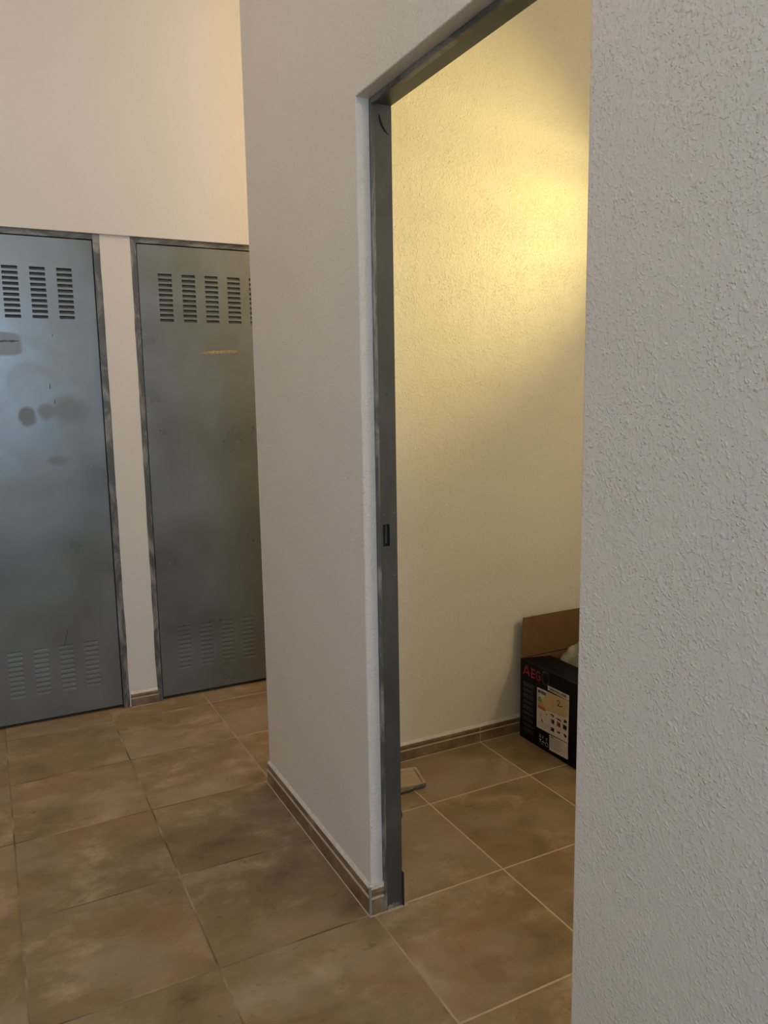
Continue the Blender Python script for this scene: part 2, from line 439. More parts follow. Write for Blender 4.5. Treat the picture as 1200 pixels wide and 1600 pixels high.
def louvre_door(name, x0, x1, cols, z_top, z_bot, label):
    root = empty(name, ((x0 + x1) / 2, -0.305, 0)); tag(root, label, kind='structure')
    yf = -0.302
    banks = [z_top, z_bot]
    # sheet: a grid with a rectangular window left out for every louvre
    xs = [x0, x1]; zs = [0.016, ZT]
    for c in cols: xs += [c, c + VW]
    for zt in banks:
        for k in range(NS):
            zs += [zt - k * SP, zt - k * SP - SH]
    xs = sorted(xs); zs = sorted(zs)
    hole_x = {round(c, 5) for c in cols}
    hole_z = {round(zt - k * SP - SH, 5) for zt in banks for k in range(NS)}
    bm = bmesh.new()
    V = {}
    def v(i, j):
        if (i, j) not in V: V[i, j] = bm.verts.new((xs[i], yf, zs[j]))
        return V[i, j]
    for i in range(len(xs) - 1):
        for j in range(len(zs) - 1):
            if round(xs[i], 5) in hole_x and round(zs[j], 5) in hole_z: continue
            bm.faces.new((v(i, j), v(i + 1, j), v(i + 1, j + 1), v(i, j + 1)))
    # folded edges and back of the leaf
    yb = yf + 0.038
    for (xa, za, xb, zb) in ((x0, 0.016, x0, ZT), (x1, 0.016, x1, ZT), (x0, 0.016, x1, 0.016), (x0, ZT, x1, ZT)):
        bm.faces.new([bm.verts.new(p) for p in ((xa, yf, za), (xb, yf, zb), (xb, yb, zb), (xa, yb, za))])
    bm.faces.new([bm.verts.new(p) for p in ((x0, yb, 0.016), (x1, yb, 0.016), (x1, yb, ZT), (x0, yb, ZT))])
    link('door_leaf', bm, M['door'], root)
    # each bank column of pressed louvres
    for zt in banks:
        for c in cols:
            bm = bmesh.new()
            for k in range(NS):
                a = zt - k * SP; bt = a - SH
                dp = 0.0085 if zt > 1 else 0.0012; ins = 0.006; lip = 0.0022
                A = [(c, yf, a), (c + VW, yf, a), (c + VW, yf, bt), (c, yf, bt)]
                B = [(c + ins * .15, yf + dp, a - lip), (c + VW - ins * .15, yf + dp, a - lip),
                     (c + VW - ins, yf + 0.0004, bt + 0.0006), (c + ins, yf + 0.0004, bt + 0.0006)]
                mid = [(c + ins * .5, yf + dp * .62, a - SH * .62), (c + VW - ins * .5, yf + dp * .62, a - SH * .62)]
                va = [bm.verts.new(p) for p in A]; vb = [bm.verts.new(p) for p in B]; vm = [bm.verts.new(p) for p in mid]
                fs = [(vb[0], vb[1], vm[1], vm[0]), (vm[0], vm[1], vb[2], vb[3]),
                      (va[3], va[2], vb[2], vb[3]), (va[0], vb[0], vm[0], va[3]), (va[3], vm[0], vb[3]),
                      (va[1], va[2], vm[1], vb[1]), (va[2], vb[2], vm[1])]
                for f in fs: bm.faces.new(f)
                # black face at the cut edge, painting in the shade of the slit
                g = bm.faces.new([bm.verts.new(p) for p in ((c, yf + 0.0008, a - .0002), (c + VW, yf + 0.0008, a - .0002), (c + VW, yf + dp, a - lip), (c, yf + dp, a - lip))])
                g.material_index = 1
            link('louvre_vent', bm, [M['door'], M['dark']], root)
    # frame fixed in the wall: two posts and a head, with a thin dark gap round the leaf
    ff = -0.309
    bm = bmesh.new()
    add_box(bm, x0 - FW - .01, x0 - .004, ff, -0.24, 0, ZF, 0.001)
    add_box(bm, x1 + .004, x1 + FW + .01, ff, -0.24, 0, ZF, 0.001)
    link('door_frame', bm, M['frame'], root)
    bm = bmesh.new(); add_box(bm, x0 - .004, x1 + .004, ff, -0.24, ZT + .004, ZF, 0.001)
    link('frame_head', bm, M['frame_h'], root)
    bm = bmesh.new(); add_box(bm, x0 - .004, x1 + .004, -0.262, -0.25, 0, ZT + .004)
    link('rebate', bm, M['dark'], root)  # black backing sheet, paints the shade into the gap round the leaf
    return root


cols_r = [0.797 + VP * i for i in range(5)]
cols_l = [0.361 - VP * i for i in range(5)][::-1]
d1 = louvre_door('door_1', D1[0], D1[1], cols_l, 2.0465, 0.352, 'left grey steel louvred door catching blue daylight')
d2 = louvre_door('door_2', D2[0], D2[1], cols_r, 2.0465, 0.360, 'right grey steel louvred door partly behind the partition')


def blob_strip(bm, x0, x1, zc, hgt, y, seed, n=40, th=0.0006, slope=0.0):
    up = []; dn = []
    for i in range(n + 1):
        t = i / n; x = x0 + (x1 - x0) * t
        env = min(1, 8 * t, 8 * (1 - t))
        a = hgt * env * (0.45 + 0.7 * abs(noise.noise(Vector((x * 34, seed, 0)))))
        b_ = hgt * env * (0.35 + 1.1 * abs(noise.noise(Vector((x * 46, seed, 5)))))
        zz = zc + slope * (t - .5)
        up.append((x, zz + a)); dn.append((x, zz - b_))
    add_prism(bm, up + dn[::-1], 'y', y - th, y + 0.0002)


bm = bmesh.new(); blob_strip(bm, 0.975, 1.168, 1.692, 0.0135, -0.302, 2.0, slope=0.012)
tag(link('glue_residue', bm, M['glue'], d2), 'smear of dried brown glue')
bm = bmesh.new(); blob_strip(bm, -0.02, 0.196, 1.727, 0.0055, -0.302, 8.0, slope=0.008)
tag(link('glue_residue', bm, M['dirt'], d1), 'thin dark line of dried glue')


bm = bmesh.new(); add_prism(bm, [(0.2985, 0.428), (0.2965, 0.428), (0.273, 0.346), (0.276, 0.346)], 'y', -0.3024, -0.3018)
link('scratch', bm, M['dirt'], d1)
bm = bmesh.new()
for a, b_, c in ((0.300, 1.536, 0.011), (0.3155, 1.468, 0.008), (0.3265, 1.758, 0.005)):
    add_prism(bm, [(a + .002, b_ + c), (a - .001, b_ + c), (a - .003, b_ - c), (a + .001, b_ - c)], 'y', -0.3024, -0.3018)
link('scratch', bm, M['dirt'], d1)


def smudge(bm, cx, cz, pts, y=-0.3022, th=0.0003):
    add_prism(bm, [(cx + a, cz + b) for a, b in pts], 'y', y - th, y + 0.0002)


# ------------------------------------------------------------------ doorway frame in the partition
d3 = empty('door_3', ((XP0 + XP1) / 2, (YJ + YN) / 2, 0)); tag(d3, 'dark steel frame of the open doorway, no leaf hung', kind='structure')
JF = YJ - 0.008            # jamb face
FX0, FX1 = 0.9335, 0.9905
HZ = ZD - 0.010
bm = bmesh.new()
# far jamb face with the strike slot left open
sx0, sx1, sz0, sz1 = 0.9475, 0.9675, 1.066, 1.126
xs = [FX0, sx0, sx1, FX1]; zs = [0.0, sz0, sz1, HZ]
for i in range(3):
    for j in range(3):
        if i == 1 and j == 1: continue
        bm.faces.new([bm.verts.new((x, JF, z)) for x, z in ((xs[i], zs[j]), (xs[i + 1], zs[j]), (xs[i + 1], zs[j + 1]), (xs[i], zs[j + 1]))])
for x, xx in ((FX0, FX0), (FX1, FX1)):
    bm.faces.new([bm.verts.new(p) for p in ((x, JF, 0), (x, YJ + .0005, 0), (x, YJ + .0005, HZ), (x, JF, HZ))])
bmesh.ops.remove_doubles(bm, verts=bm.verts, dist=1e-5)
link('jamb', bm, M['jamb'], d3)
bm = bmesh.new()
for a in ((sx0, sz0, sx0, sz1), (sx1, sz0, sx1, sz1), (sx0, sz0, sx1, sz0), (sx0, sz1, sx1, sz1)):
    bm.faces.new([bm.verts.new(p) for p in ((a[0], JF, a[1]), (a[2], JF, a[3]), (a[2], YJ - .0006, a[3]), (a[0], YJ - .0006, a[1]))])
bm.faces.new([bm.verts.new(p) for p in ((sx0, YJ - .0006, sz0), (sx1, YJ - .0006, sz0), (sx1, YJ - .0006, sz1), (sx0, YJ - .0006, sz1))])
link('strike_slot', bm, M['dark'], d3)  # slot lining coloured black in place of its shade
# bent tongue left in the slot
bm = bmesh.new(); add_box(bm, 0.9555, 0.9575, JF - .0004, YJ - .001, 1.075, 1.124)
link('strike_tongue', bm, M['frame'], d3)
bm = bmesh.new()
add_box(bm, FX0, FX1, YN, YN + .008, 0, HZ, 0.001)
link('jamb', bm, M['jamb'], d3)
bm = bmesh.new()
add_box(bm, FX0, FX1, YN, YJ, HZ - .001, ZD - 0.0004, 0.0012)
link('frame_head', bm, M['jamb'], d3)
# smeared front lip of the frame
bm = bmesh.new()
add_box(bm, FX0 - .0025, FX0 + .007, JF - .0025, YJ - .0004, 0, ZD - .001, 0.0008)
link('frame_lip', bm, M['frame'], d3)
bm = bmesh.new()
add_box(bm, FX0 - .0025, FX0 + .012, YN + .012, JF - .0025, HZ - .005, ZD - .001, 0.0008)
link('frame_lip', bm, M['frame_h'], d3)
bm = bmesh.new()
add_box(bm, FX1, FX1 + .004, JF - .006, YJ + .0, 0.0, 0.105, 0.001)
tag(link('rubber_seal', bm, M['rubber'], d3), 'short dark strip at the foot of the jamb')
# dent near the head, its shade painted as a black arc
bm = bmesh.new()
arc = spline([(0.957, JF - .0006, 2.160), (0.9585, JF - .0006, 2.148), (0.964, JF - .0006, 2.134), (0.973, JF - .0006, 2.122), (0.982, JF - .0006, 2.114)], 6)
add_tube(bm, arc, [0.0004 + 0.0024 * math.sin(math.pi * min(1, (i + 1) / (len(arc) * 0.95))) for i in range(len(arc))], 8)
link('dent', bm, M['dark'], d3)
for (sx, sz) in ((0.9525, 1.153), (0.981, 1.156), (0.978, 0.985), (0.965, 1.47)):
    bm = bmesh.new()
    bmesh.ops.create_cone(bm, cap_ends=True, segments=12, radius1=0.0016, radius2=0.0012, depth=0.0016,
                          matrix=Matrix.Translation((sx, JF - .0006, sz)) @ Matrix.Rotation(math.pi / 2, 4, 'X'))
    link('screw', bm, M['edge_strip'] if sz < 1.3 else M['dark'], d3)

# ------------------------------------------------------------------ skirtings
def skirt_profile(h):
    t = 0.010
    return [(0, 0), (t, 0), (t, h * .60), (t + .0010, h * .625), (t + .0010, h * .66), (t - .0035, h * .68), (t - .0045, h * .73), (t - .0015, h * .78), (t + .0004, h * .86), (t - .0012, h * .96), (t - .003, h), (0, h)]


def skirting(name, p0, p1, nrm, h, joints, cap=0.010, label=None):
    """profiled tile skirting from p0 to p1 on the floor, nrm points into the room"""
    p0 = Vector((*p0, 0)); p1 = Vector((*p1, 0)); n = Vector((*nrm, 0)); d = (p1 - p0).normalized(); Ln = (p1 - p0).length
    root = empty(name, tuple((p0 + p1) / 2)); tag(root, label, kind='structure')
    g = 0.0022
    cuts = sorted([0.0] + [j for j in joints if 0.01 < j < Ln - 0.01] + [Ln])
    bt = bmesh.new(); bj = bmesh.new()
    prof = skirt_profile(h)
    for a, b_ in zip(cuts[:-1], cuts[1:]):
        a2 = a + (g if a > 0 else 0); b2 = b_ - (g if b_ < Ln else 0)
        A = [bt.verts.new(p0 + d * a2 + n * u + Vector((0, 0, z))) for u, z in prof]
        B = [bt.verts.new(p0 + d * b2 + n * u + Vector((0, 0, z))) for u, z in prof]
        bt.faces.new(A); bt.faces.new(B[::-1])
        for i in range(len(prof)):
            k = (i + 1) % len(prof); fc = bt.faces.new((A[i], B[i], B[k], A[k])); fc.material_index = 1 if i in (3, 4) else 0
    for j in cuts[1:-1]:
        A = [bj.verts.new(p0 + d * (j - g) + n * max(u - .0005, 0) + Vector((0, 0, z))) for u, z in prof]
        B = [bj.verts.new(p0 + d * (j + g) + n * max(u - .0005, 0) + Vector((0, 0, z))) for u, z in prof]
        bj.faces.new(A); bj.faces.new(B[::-1])
        for i in range(len(prof)):
            k = (i + 1) % len(prof); bj.faces.new((A[i], B[i], B[k], A[k]))
    link('skirting_tile', bt, [M['skirt'], M['joint']], root)
    if len(cuts) > 2: link('joint', bj, M['joint'], root)
    else: bj.free()
    # ragged pale filler bead along the top
    bc = bmesh.new(); nn = max(6, int(Ln / 0.02)); prev = None
    for i in range(nn + 1):
        s = Ln * i / nn
        w = 0.5 + 0.5 * noise.noise(Vector((s * 18 + p0.x * 7, p0.y * 5, 1.0)))
        th = 0.0088 + 0.0012 * w; hh = cap * (0.75 + 0.5 * w)
        ring = [bc.verts.new(p0 + d * s + n * u + Vector((0, 0, z))) for u, z in ((0, h), (th, h - .0006), (th - .0025, h + hh * .35), (0.0012, h + hh), (0, h + hh))]
        if prev:
            for k in range(5): bc.faces.new((prev[k], ring[k], ring[(k + 1) % 5], prev[(k + 1) % 5]))
        else: bc.faces.new(ring)
        prev = ring
    bc.faces.new(prev[::-1])
    link('filler_bead', bc, M['caulk'], root)
    # thin grout bead where it meets the floor
    bg = bmesh.new(); q = p0 + n * 0.0085; r = p1 + n * 0.0085
    A = [bg.verts.new(q + Vector((0, 0, 0))), bg.verts.new(q + n * .004 + Vector((0, 0, 0.0004))), bg.verts.new(q + Vector((0, 0, .003)))]
    B = [bg.verts.new(r + Vector((0, 0, 0))), bg.verts.new(r + n * .004 + Vector((0, 0, 0.0004))), bg.verts.new(r + Vector((0, 0, .003)))]
    for i in range(3): bg.faces.new((A[i], B[i], B[(i + 1) % 3], A[(i + 1) % 3]))
    link('floor_grout', bg, M['joint'], root)
    return root


sk = skirting('baseboard_partition', (XP0, YE), (XP0, YJ - .004), (-1, 0), 0.083, [YE * -1 * 0 + (1.80 - 1.363)], cap=0.009,
              label='brown tile baseboard along the partition, ending at the doorway')
# return piece on the wall end, with the corner strip
bm = bmesh.new()
prof = skirt_profile(0.080)
A = [bm.verts.new((XP0 - .006, YJ - u, z)) for u, z in prof]; B = [bm.verts.new((0.9305, YJ - u, z)) for u, z in prof]
bm.faces.new(A); bm.faces.new(B[::-1])
for i in range(len(prof)):
    k = (i + 1) % len(prof); fc = bm.faces.new((A[i], B[i], B[k], A[k])); fc.material_index = 1 if i in (3, 4) else 0
link('end_tile', bm, [M['skirt'], M['joint']], sk)
bm = bmesh.new()
for i in range(1):
    pr = [(XP0 - .010, YJ - .004), (XP0 - .010, YJ - .0085), (XP0 - .0085, YJ - .0105), (XP0 - .0045, YJ - .0105), (XP0 - .0045, YJ - .004)]
    add_prism(bm, pr, 'z', 0.0, 0.089)
tag(link('corner_strip', bm, M['edge_strip'], sk), 'pale grey corner strip')
bm = bmesh.new()
outl = []
xa, xb = XP0 - .006, 0.9325
for i in range(9):
    t = i / 8; outl.append((xa + (xb - xa) * t, 0.089 + 0.006 * t + 0.0025 * noise.noise(Vector((t * 4, 2, 0)))))
add_prism(bm, [(xa, 0.0795), (xb, 0.0795)] + outl[::-1], 'y', YJ - .009, YJ + .001)
link('end_filler', bm, M['caulk'], sk)
# ragged line of filler on the floor under the wall end and jamb
bm = bmesh.new()
up = []; dn = []
for i in range(25):
    t = i / 24; x = XP0 - .012 + (1.006 - XP0 + .012) * t
    dn.append((x, YJ - .013 - .003 * t - .004 * abs(noise.noise(Vector((x * 60, 1, 1)))))); up.append((x, YJ - .006))
add_prism(bm, dn + up[::-1], 'z', 0.0, 0.0022)
link('floor_filler', bm, M['joint'], sk)
# smear of plaster on the foot of the jamb
bm = bmesh.new()
top = []
for i in range(21):
    t = i / 20; x = 0.943 + 0.046 * t
    top.append((x, 0.010 + 0.030 * abs(noise.noise(Vector((x * 90, 7, 2)))) + .008 * t))
add_prism(bm, [(0.943, 0.0), (0.989, 0.0)] + top[::-1], 'y', JF - .0006, JF + .0002)
tag(link('plaster_smear', bm, M['frame'], d3), 'plaster smear at the foot of the jamb')

skirting('baseboard_post', (D1[1] + FW + .004, YB), (D2[0] - FW + .006, YB), (0, -1), 0.064, [], cap=0.010, label='short brown tile baseboard between the two grey doors')
bm = bmesh.new()
skirting('baseboard_store_room', (XP1 + .001, YI), (XR, YI), (0, -1), 0.068, [0.45 * k - XP1 for k in range(3, 7)], cap=0.010, label='brown tile baseboard behind the black cardboard box')
skirting('baseboard_near', (XP0, YN + .004), (XP0, YF), (-1, 0), 0.083, [], cap=0.009, label='brown tile baseboard on the nearer partition wall')
bm.free()

# ------------------------------------------------------------------ black cardboard box
BX0, BX1, BY0, BY1, BH = 1.985, 2.375, -1.868, -1.494, 0.350
box = empty('cardboard_box', ((BX0 + BX1) / 2, (BY0 + BY1) / 2, 0))
tag(box, 'open black printed cardboard box with a raised brown flap against the wall', 'box')
T = 0.004


def two_tone(bm, outer_test):
    for f in bm.faces:
        f.material_index = 0 if outer_test(f) else 1


bm = bmesh.new()
# four walls and a base, black outside and brown inside
def wall_quad(bm, a, b_, c, d, mat):
    f = bm.faces.new([bm.verts.new(p) for p in (a, b_, c, d)]); f.material_index = mat
add_box(bm, BX0, BX0 + T, BY0, BY1, 0.001, BH, 0.0012)
add_box(bm, BX1 - T, BX1, BY0, BY1, 0.001, BH, 0.0012)
add_box(bm, BX0 + T, BX1 - T, BY1 - T, BY1, 0.001, BH)
add_box(bm, BX0 + T, BX1 - T, BY0, BY0 + T, 0.001, BH)
add_box(bm, BX0 + T, BX1 - T, BY0 + T, BY1 - T, 0.001, 0.001 + T)
bm.faces.ensure_lookup_table()
cx, cy = (BX0 + BX1) / 2, (BY0 + BY1) / 2
for f in bm.faces:
    c = f.calc_center_median()
    inside = BX0 + T * .8 < c.x < BX1 - T * .8 and BY0 + T * .8 < c.y < BY1 - T * .8
    f.material_index = 1 if inside else 0
carcass = link('carcass', bm, [M['black_card'], M['kraft']], box)


def flap(name, hinge0, hinge1, dirv, length, taper, outer_sign, n_split=6, curl=0.0):
    """thin card from the hinge line along dirv; black on the outer side, brown on the inner"""
    h0, h1, dv = Vector(hinge0), Vector(hinge1), Vector(dirv).normalized()
    along = (h1 - h0).normalized(); nm = along.cross(dv).normalized() * outer_sign
    bm = bmesh.new(); rows = []
    for i in range(n_split + 1):
        t = i / n_split
        off = dv * (length * t) + nm * (curl * t * t)
        a = h0 + off + along * (taper * t); b_ = h1 + off - along * (taper * t)
        rows.append([bm.verts.new(a), bm.verts.new(b_), bm.verts.new(b_ - nm * T * .8), bm.verts.new(a - nm * T * .8)])
    for r0, r1 in zip(rows[:-1], rows[1:]):
        for k in range(4):
            f = bm.faces.new((r0[k], r0[(k + 1) % 4], r1[(k + 1) % 4], r1[k])); f.material_index = 0 if k == 0 else 1
    bm.faces.new(rows[0][::-1]).material_index = 1; bm.faces.new(rows[-1]).material_index = 1
    return link(name, bm, [M['black_card'], M['kraft']], box)


e = 0.0005
tag(flap('flap', (BX0 + .003, BY1, BH + .003), (BX1 - .003, BY1, BH + .003), (0, 0.03, 1), 0.172, 0.010, -1), 'raised brown flap')
tag(flap('flap', (BX0 + .001, BY1 - .004, BH + .001), (BX0 + .001, BY0 + .002, BH + .001), (1, 0, -0.08), 0.152, 0.004, 1), 'black flap folded inwards')
flap('flap', (BX1 + .003, BY1 - .004, BH), (BX1 + .003, BY0 + .004, BH), (0.35, 0, 0.9), 0.155, 0.004, -1)
flap('flap', (BX0 + .004, BY0 - .003, BH), (BX1 - .004, BY0 - .003, BH), (0, -0.5, -0.85), 0.170, 0.010, 1)

# printed face: u runs from the wall corner towards the doorway, v is height
FXP = BX0


def q(bm, u0, v0, u1, v1, lift, mat=0):
    x = FXP - lift
    f = bm.faces.new([bm.verts.new((x, BY1 - a, b_)) for a, b_ in ((u0, v0), (u1, v0), (u1, v1), (u0, v1))]); f.material_index = mat


def qp(bm, pts, lift, mat=0):
    x = FXP - lift
    f = bm.faces.new([bm.verts.new((x, BY1 - a, b_)) for a, b_ in pts]); f.material_index = mat


def label_slab(bm, pts, lift, mat=0):
    add_prism(bm, [(BY1 - a, b_) for a, b_ in pts], 'x', FXP - lift, FXP + .0001, mat)


def text_mesh(body, size):
    cu = bpy.data.curves.new('lettering', 'FONT'); cu.body = body; cu.size = size; cu.resolution_u = 6
    ob = bpy.data.objects.new('lettering', cu); COL.objects.link(ob)
    dg = bpy.context.evaluated_depsgraph_get(); dg.update()
    me = bpy.data.meshes.new_from_object(ob.evaluated_get(dg))
    bpy.data.objects.remove(ob); bpy.data.curves.remove(cu)
    return me


def strokes(bm, poly, w, lift, mat=0):
    for (a, b_), (c, d) in zip(poly[:-1], poly[1:]):
        L = math.hypot(c - a, d - b_) or 1e-6
        ux, uy = (c - a) / L, (d - b_) / L
        ex, ey = ux * w * .3, uy * w * .3
        nx, ny = -uy * w / 2, ux * w / 2
        qp(bm, [(a - ex + nx, b_ - ey + ny), (a - ex - nx, b_ - ey - ny), (c + ex - nx, d + ey - ny), (c + ex + nx, d + ey + ny)], lift, mat)


# brand lettering, built from strokes
bm = bmesh.new()
w = 0.0068; z0, z1 = 0.289, 0.329
strokes(bm, [(0.022, z0), (0.0405, z1 - .002), (0.0445, z1 - .002), (0.062, z0)], w, 0.0006)
strokes(bm, [(0.030, z0 + .011), (0.054, z0 + .011)], w * .85, 0.0007)
strokes(bm, [(0.078, z0 - .001), (0.078, z1)], w, 0.0006)
for zz in (z0 + .003, (z0 + z1) / 2, z1 - .004): strokes(bm, [(0.077, zz), (0.097, zz)], w * .85, 0.0007)
G = [(0.131, z1 - .006)]
for k in range(11):
    a = math.radians(50 + 26 * k); G.append((0.1215 + 0.0135 * math.cos(a), 0.309 + 0.0185 * math.sin(a)))
G = [p for p in G if True]
strokes(bm, G, w * .9, 0.0006); strokes(bm, [(0.1325, 0.295), (0.1325, 0.308)], w * .85, 0.0007); strokes(bm, [(0.123, 0.3085), (0.1345, 0.3085)], w * .8, 0.0007)
tag(link('lettering', bm, M['red_ink'], box), 'red capital letters AEG')

# faint appliance drawing beside the letters and lines of grey small print
bm = bmesh.new()
cen = (0.168, 0.312)
ring = [(cen[0] + .022 * math.cos(t), cen[1] + .026 * math.sin(t)) for t in [i * math.pi / 10 for i in range(21)]]
strokes(bm, ring, 0.003, 0.0005); strokes(bm, [(0.150, 0.335), (0.165, 0.350 - .006), (0.19, 0.341)], 0.003, 0.0005)
link('drawing', bm, M['grey_ink'], box)
bm = bmesh.new(); rr = random.Random(3)
v = 0.257
for blk in range(9):
    for ln in range(3 if blk % 2 else 4):
        u = 0.021; end = 0.098 - rr.random() * .018
        while u < end:
            wl = 0.004 + rr.random() * .009
            q(bm, u, v - .0030, min(u + wl, end), v, 0.0005); u += wl + .0016
        v -= 0.0052
    v -= 0.0072
link('small_print', bm, M['grey_ink'], box)

# barcode label
lab = None
bm = bmesh.new(); label_slab(bm, [(0.183, 0.270), (0.313, 0.268), (0.314, 0.290), (0.183, 0.289)], 0.0006)
o = tag(link('label', bm, M['label'], box), 'narrow white label with a barcode')
bm = bmesh.new(); u = 0.192
while u < 0.300:
    wl = rr.choice((0.0008, 0.0015, 0.0024)); q(bm, u, 0.273, u + wl, 0.2855, 0.0010); u += wl + rr.choice((0.0007, 0.0012, 0.002))
link('barcode', bm, M['black_ink'], o)

# main label
bm = bmesh.new(); label_slab(bm, [(0.115, 0.0855), (0.312, 0.0915), (0.314, 0.266), (0.183, 0.262), (0.115, 0.2595)], 0.0006)
o = tag(link('label', bm, M['label'], box), 'large white label with pictures and coloured energy bars')
bm = bmesh.new(); label_slab(bm, [(0.172, 0.2585), (0.183, 0.2612), (0.312, 0.2652), (0.309, 0.2), (0.286, 0.190), (0.198, 0.182), (0.158, 0.176), (0.152, 0.20), (0.150, 0.228), (0.166, 0.236)], 0.0009)
tag(link('tape', bm, M['tape'], o), 'tan tape patch marked with a handwritten 2')
bm = bmesh.new()
two = spline([(0.242, 0.2405), (0.247, 0.2475), (0.2555, 0.2475), (0.258, 0.241), (0.2535, 0.233), (0.2455, 0.2255), (0.252, 0.2272), (0.262, 0.2265), (0.277, 0.2325)], 5)
strokes(bm, [(p.x, p.y) for p in two], 0.0032, 0.0014)
link('handwriting', bm, M['marker'], o)
inks = [M['blue_ink'], M['green_ink'], M['yellow_ink'], M['orange_ink'], M['red_ink'], M['black_ink'], M['dull_ink']]
bm = bmesh.new(); LF = 0.0010
q(bm, 0.121, 0.240, 0.1365, 0.2525, LF, 5); q(bm, 0.138, 0.2395, 0.172, 0.2535, LF, 0)
q(bm, 0.121, 0.2305, 0.136, 0.2335, LF, 6)
for k, (mi, ln) in enumerate(((1, .020), (1, .024), (1, .028), (2, .032), (3, .036), (3, .040), (4, .045), (4, .049))):
    vz = 0.2235 - k * 0.0064
    qp(bm, [(0.121, vz - .0050), (0.121 + ln, vz - .0050), (0.121 + ln + .0035, vz - .0025), (0.121 + ln, vz), (0.121, vz)], LF, mi)
link('energy_bars', bm, inks, o)
bm = bmesh.new()
strokes(bm, [(0.1975, 0.092), (0.1975, 0.172)], 0.0011, LF, 6)
strokes(bm, [(0.121, 0.113), (0.194, 0.118)], 0.0012, LF, 5)
strokes(bm, [(0.121, 0.105), (0.194, 0.110)], 0.0009, LF, 6)
strokes(bm, [(0.121, 0.098), (0.180, 0.1025)], 0.0009, LF, 6)
for k in range(7): strokes(bm, [(0.126 + k * .009, 0.128), (0.126 + k * .009, 0.160)], 0.0006, LF, 6)
strokes(bm, [(0.137, 0.152), (0.143, 0.143), (0.148, 0.133), (0.155, 0.123)], 0.0022, LF, 6)
strokes(bm, [(0.146, 0.129), (0.155, 0.1215)], 0.0058, LF, 5)
strokes(bm, [(0.172, 0.160), (0.184, 0.166), (0.181, 0.158)], 0.002, LF, 5)
pics = [(0.205, 0.164, .020, .013), (0.237, 0.165, .034, .008), (0.283, 0.168, .021, .018),
        (0.206, 0.136, .021, .020), (0.243, 0.138, .023, .020), (0.281, 0.140, .022, .020),
        (0.206, 0.104, .021, .017), (0.244, 0.107, .022, .016), (0.281, 0.110, .022, .016)]
for k, (u, v, a, b_) in enumerate(pics):
    if k in (3, 4, 5, 6): q(bm, u, v, u + a, v + b_, LF, 6 if k in (3,) else (5 if k != 4 else 4))
    n = 5
    for t in range(n):
        uu = u + rr.random() * a * .7; vv = v + rr.random() * b_ * .6
        q(bm, uu, vv, min(uu + a * (.25 + .3 * rr.random()), u + a), min(vv + b_ * (.3 + .3 * rr.random()), v + b_), LF + .0003, 5 if rr.random() < .7 else 6)
link('pictures', bm, inks, o)
# lower label with the specification lines
bm = bmesh.new(); label_slab(bm, [(0.198, 0.0175), (0.313, 0.0225), (0.311, 0.089), (0.1975, 0.083)], 0.0006)
o = tag(link('label', bm, M['label'], box), 'lower white label with lines of small print')
bm = bmesh.new(); v = 0.078
for ln in range(9):
    u = 0.204; end = 0.262 + rr.random() * .04
    while u < end:
        wl = 0.004 + rr.random() * .010; q(bm, u, v - .0018, min(u + wl, end), v + .0004, LF, 0); u += wl + .002
    v -= 0.0056
q(bm, 0.204, 0.0775, 0.226, 0.0805, LF + .0002, 1)
link('small_print', bm, [M['dull_ink'], M['black_ink']], o)
# white handling symbols
bm = bmesh.new()
for (u, v) in ((0.134, 0.050), (0.151, 0.050), (0.174, 0.047)):
    for k in range(4):
        q(bm, u + rr.random() * .006, v + k * .0036, u + .006 + rr.random() * .006, v + k * .0036 + .0024, 0.0005)
qp(bm, [(0.134, 0.042), (0.146, 0.042), (0.1415, 0.034), (0.1415, 0.028), (0.1385, 0.028), (0.1385, 0.034)], 0.0005)
strokes(bm, [(0.152, 0.034), (0.160, 0.037), (0.166, 0.034)], 0.004, 0.0005)
strokes(bm, [(0.181 + .0085 * math.cos(t), 0.032 + .0085 * math.sin(t)) for t in [i * math.pi / 7 for i in range(15)]], 0.003, 0.0005)
strokes(bm, [(0.148, 0.025), (0.158, 0.025)], 0.002, 0.0005)
link('handling_symbols', bm, M['white_ink'], box)
# small staple glints
bm = bmesh.new()
for (u, v) in ((0.118, BH - .03),): pass
bm.free()

# ------------------------------------------------------------------ crumpled bag inside the box
bm = bmesh.new()
bmesh.ops.create_icosphere(bm, subdivisions=5, radius=1.0)
for vtx in bm.verts:
    p = vtx.co.copy()
    k = 1 + 0.20 * noise.noise(p * 1.7) + 0.13 * abs(noise.noise(p * 3.9)) - 0.09 * abs(noise.noise(p * 9.0 + Vector((3, 1, 2))))
    vtx.co = Vector((2.232 + p.x * 0.118 * k, -1.672 + p.y * 0.150 * k, 0.235 + p.z * 0.225 * k))
    if vtx.co.z < 0.42:
        vtx.co.x = min(max(vtx.co.x, 2.146), 2.362); vtx.co.y = min(max(vtx.co.y, -1.856), -1.506)
    vtx.co.z = max(vtx.co.z, 0.0075)
bag = link('plastic_bag', bm, M['bag'], smooth=True)
tag(bag, 'crumpled whitish plastic bag poking out of the black box', 'bag')

# ------------------------------------------------------------------ shallow cream tray on the floor
tc_, ta = Vector((1.3715, -1.595, 0)), math.radians(-14)
tray = empty('plastic_tray', tuple(tc_)); tag(tray, 'small shallow cream plastic tray on the floor beside the doorway', 'tray')


def rrect(hx, hy, r, n=5):
    out = []
    for (sx, sy, a0) in ((1, 1, 0), (-1, 1, 90), (-1, -1, 180), (1, -1, 270)):
        for k in range(n + 1):
            a = math.radians(a0 + 90 * k / n); out.append((sx * (hx - r) + r * math.cos(a), sy * (hy - r) + r * math.sin(a)))
    return out


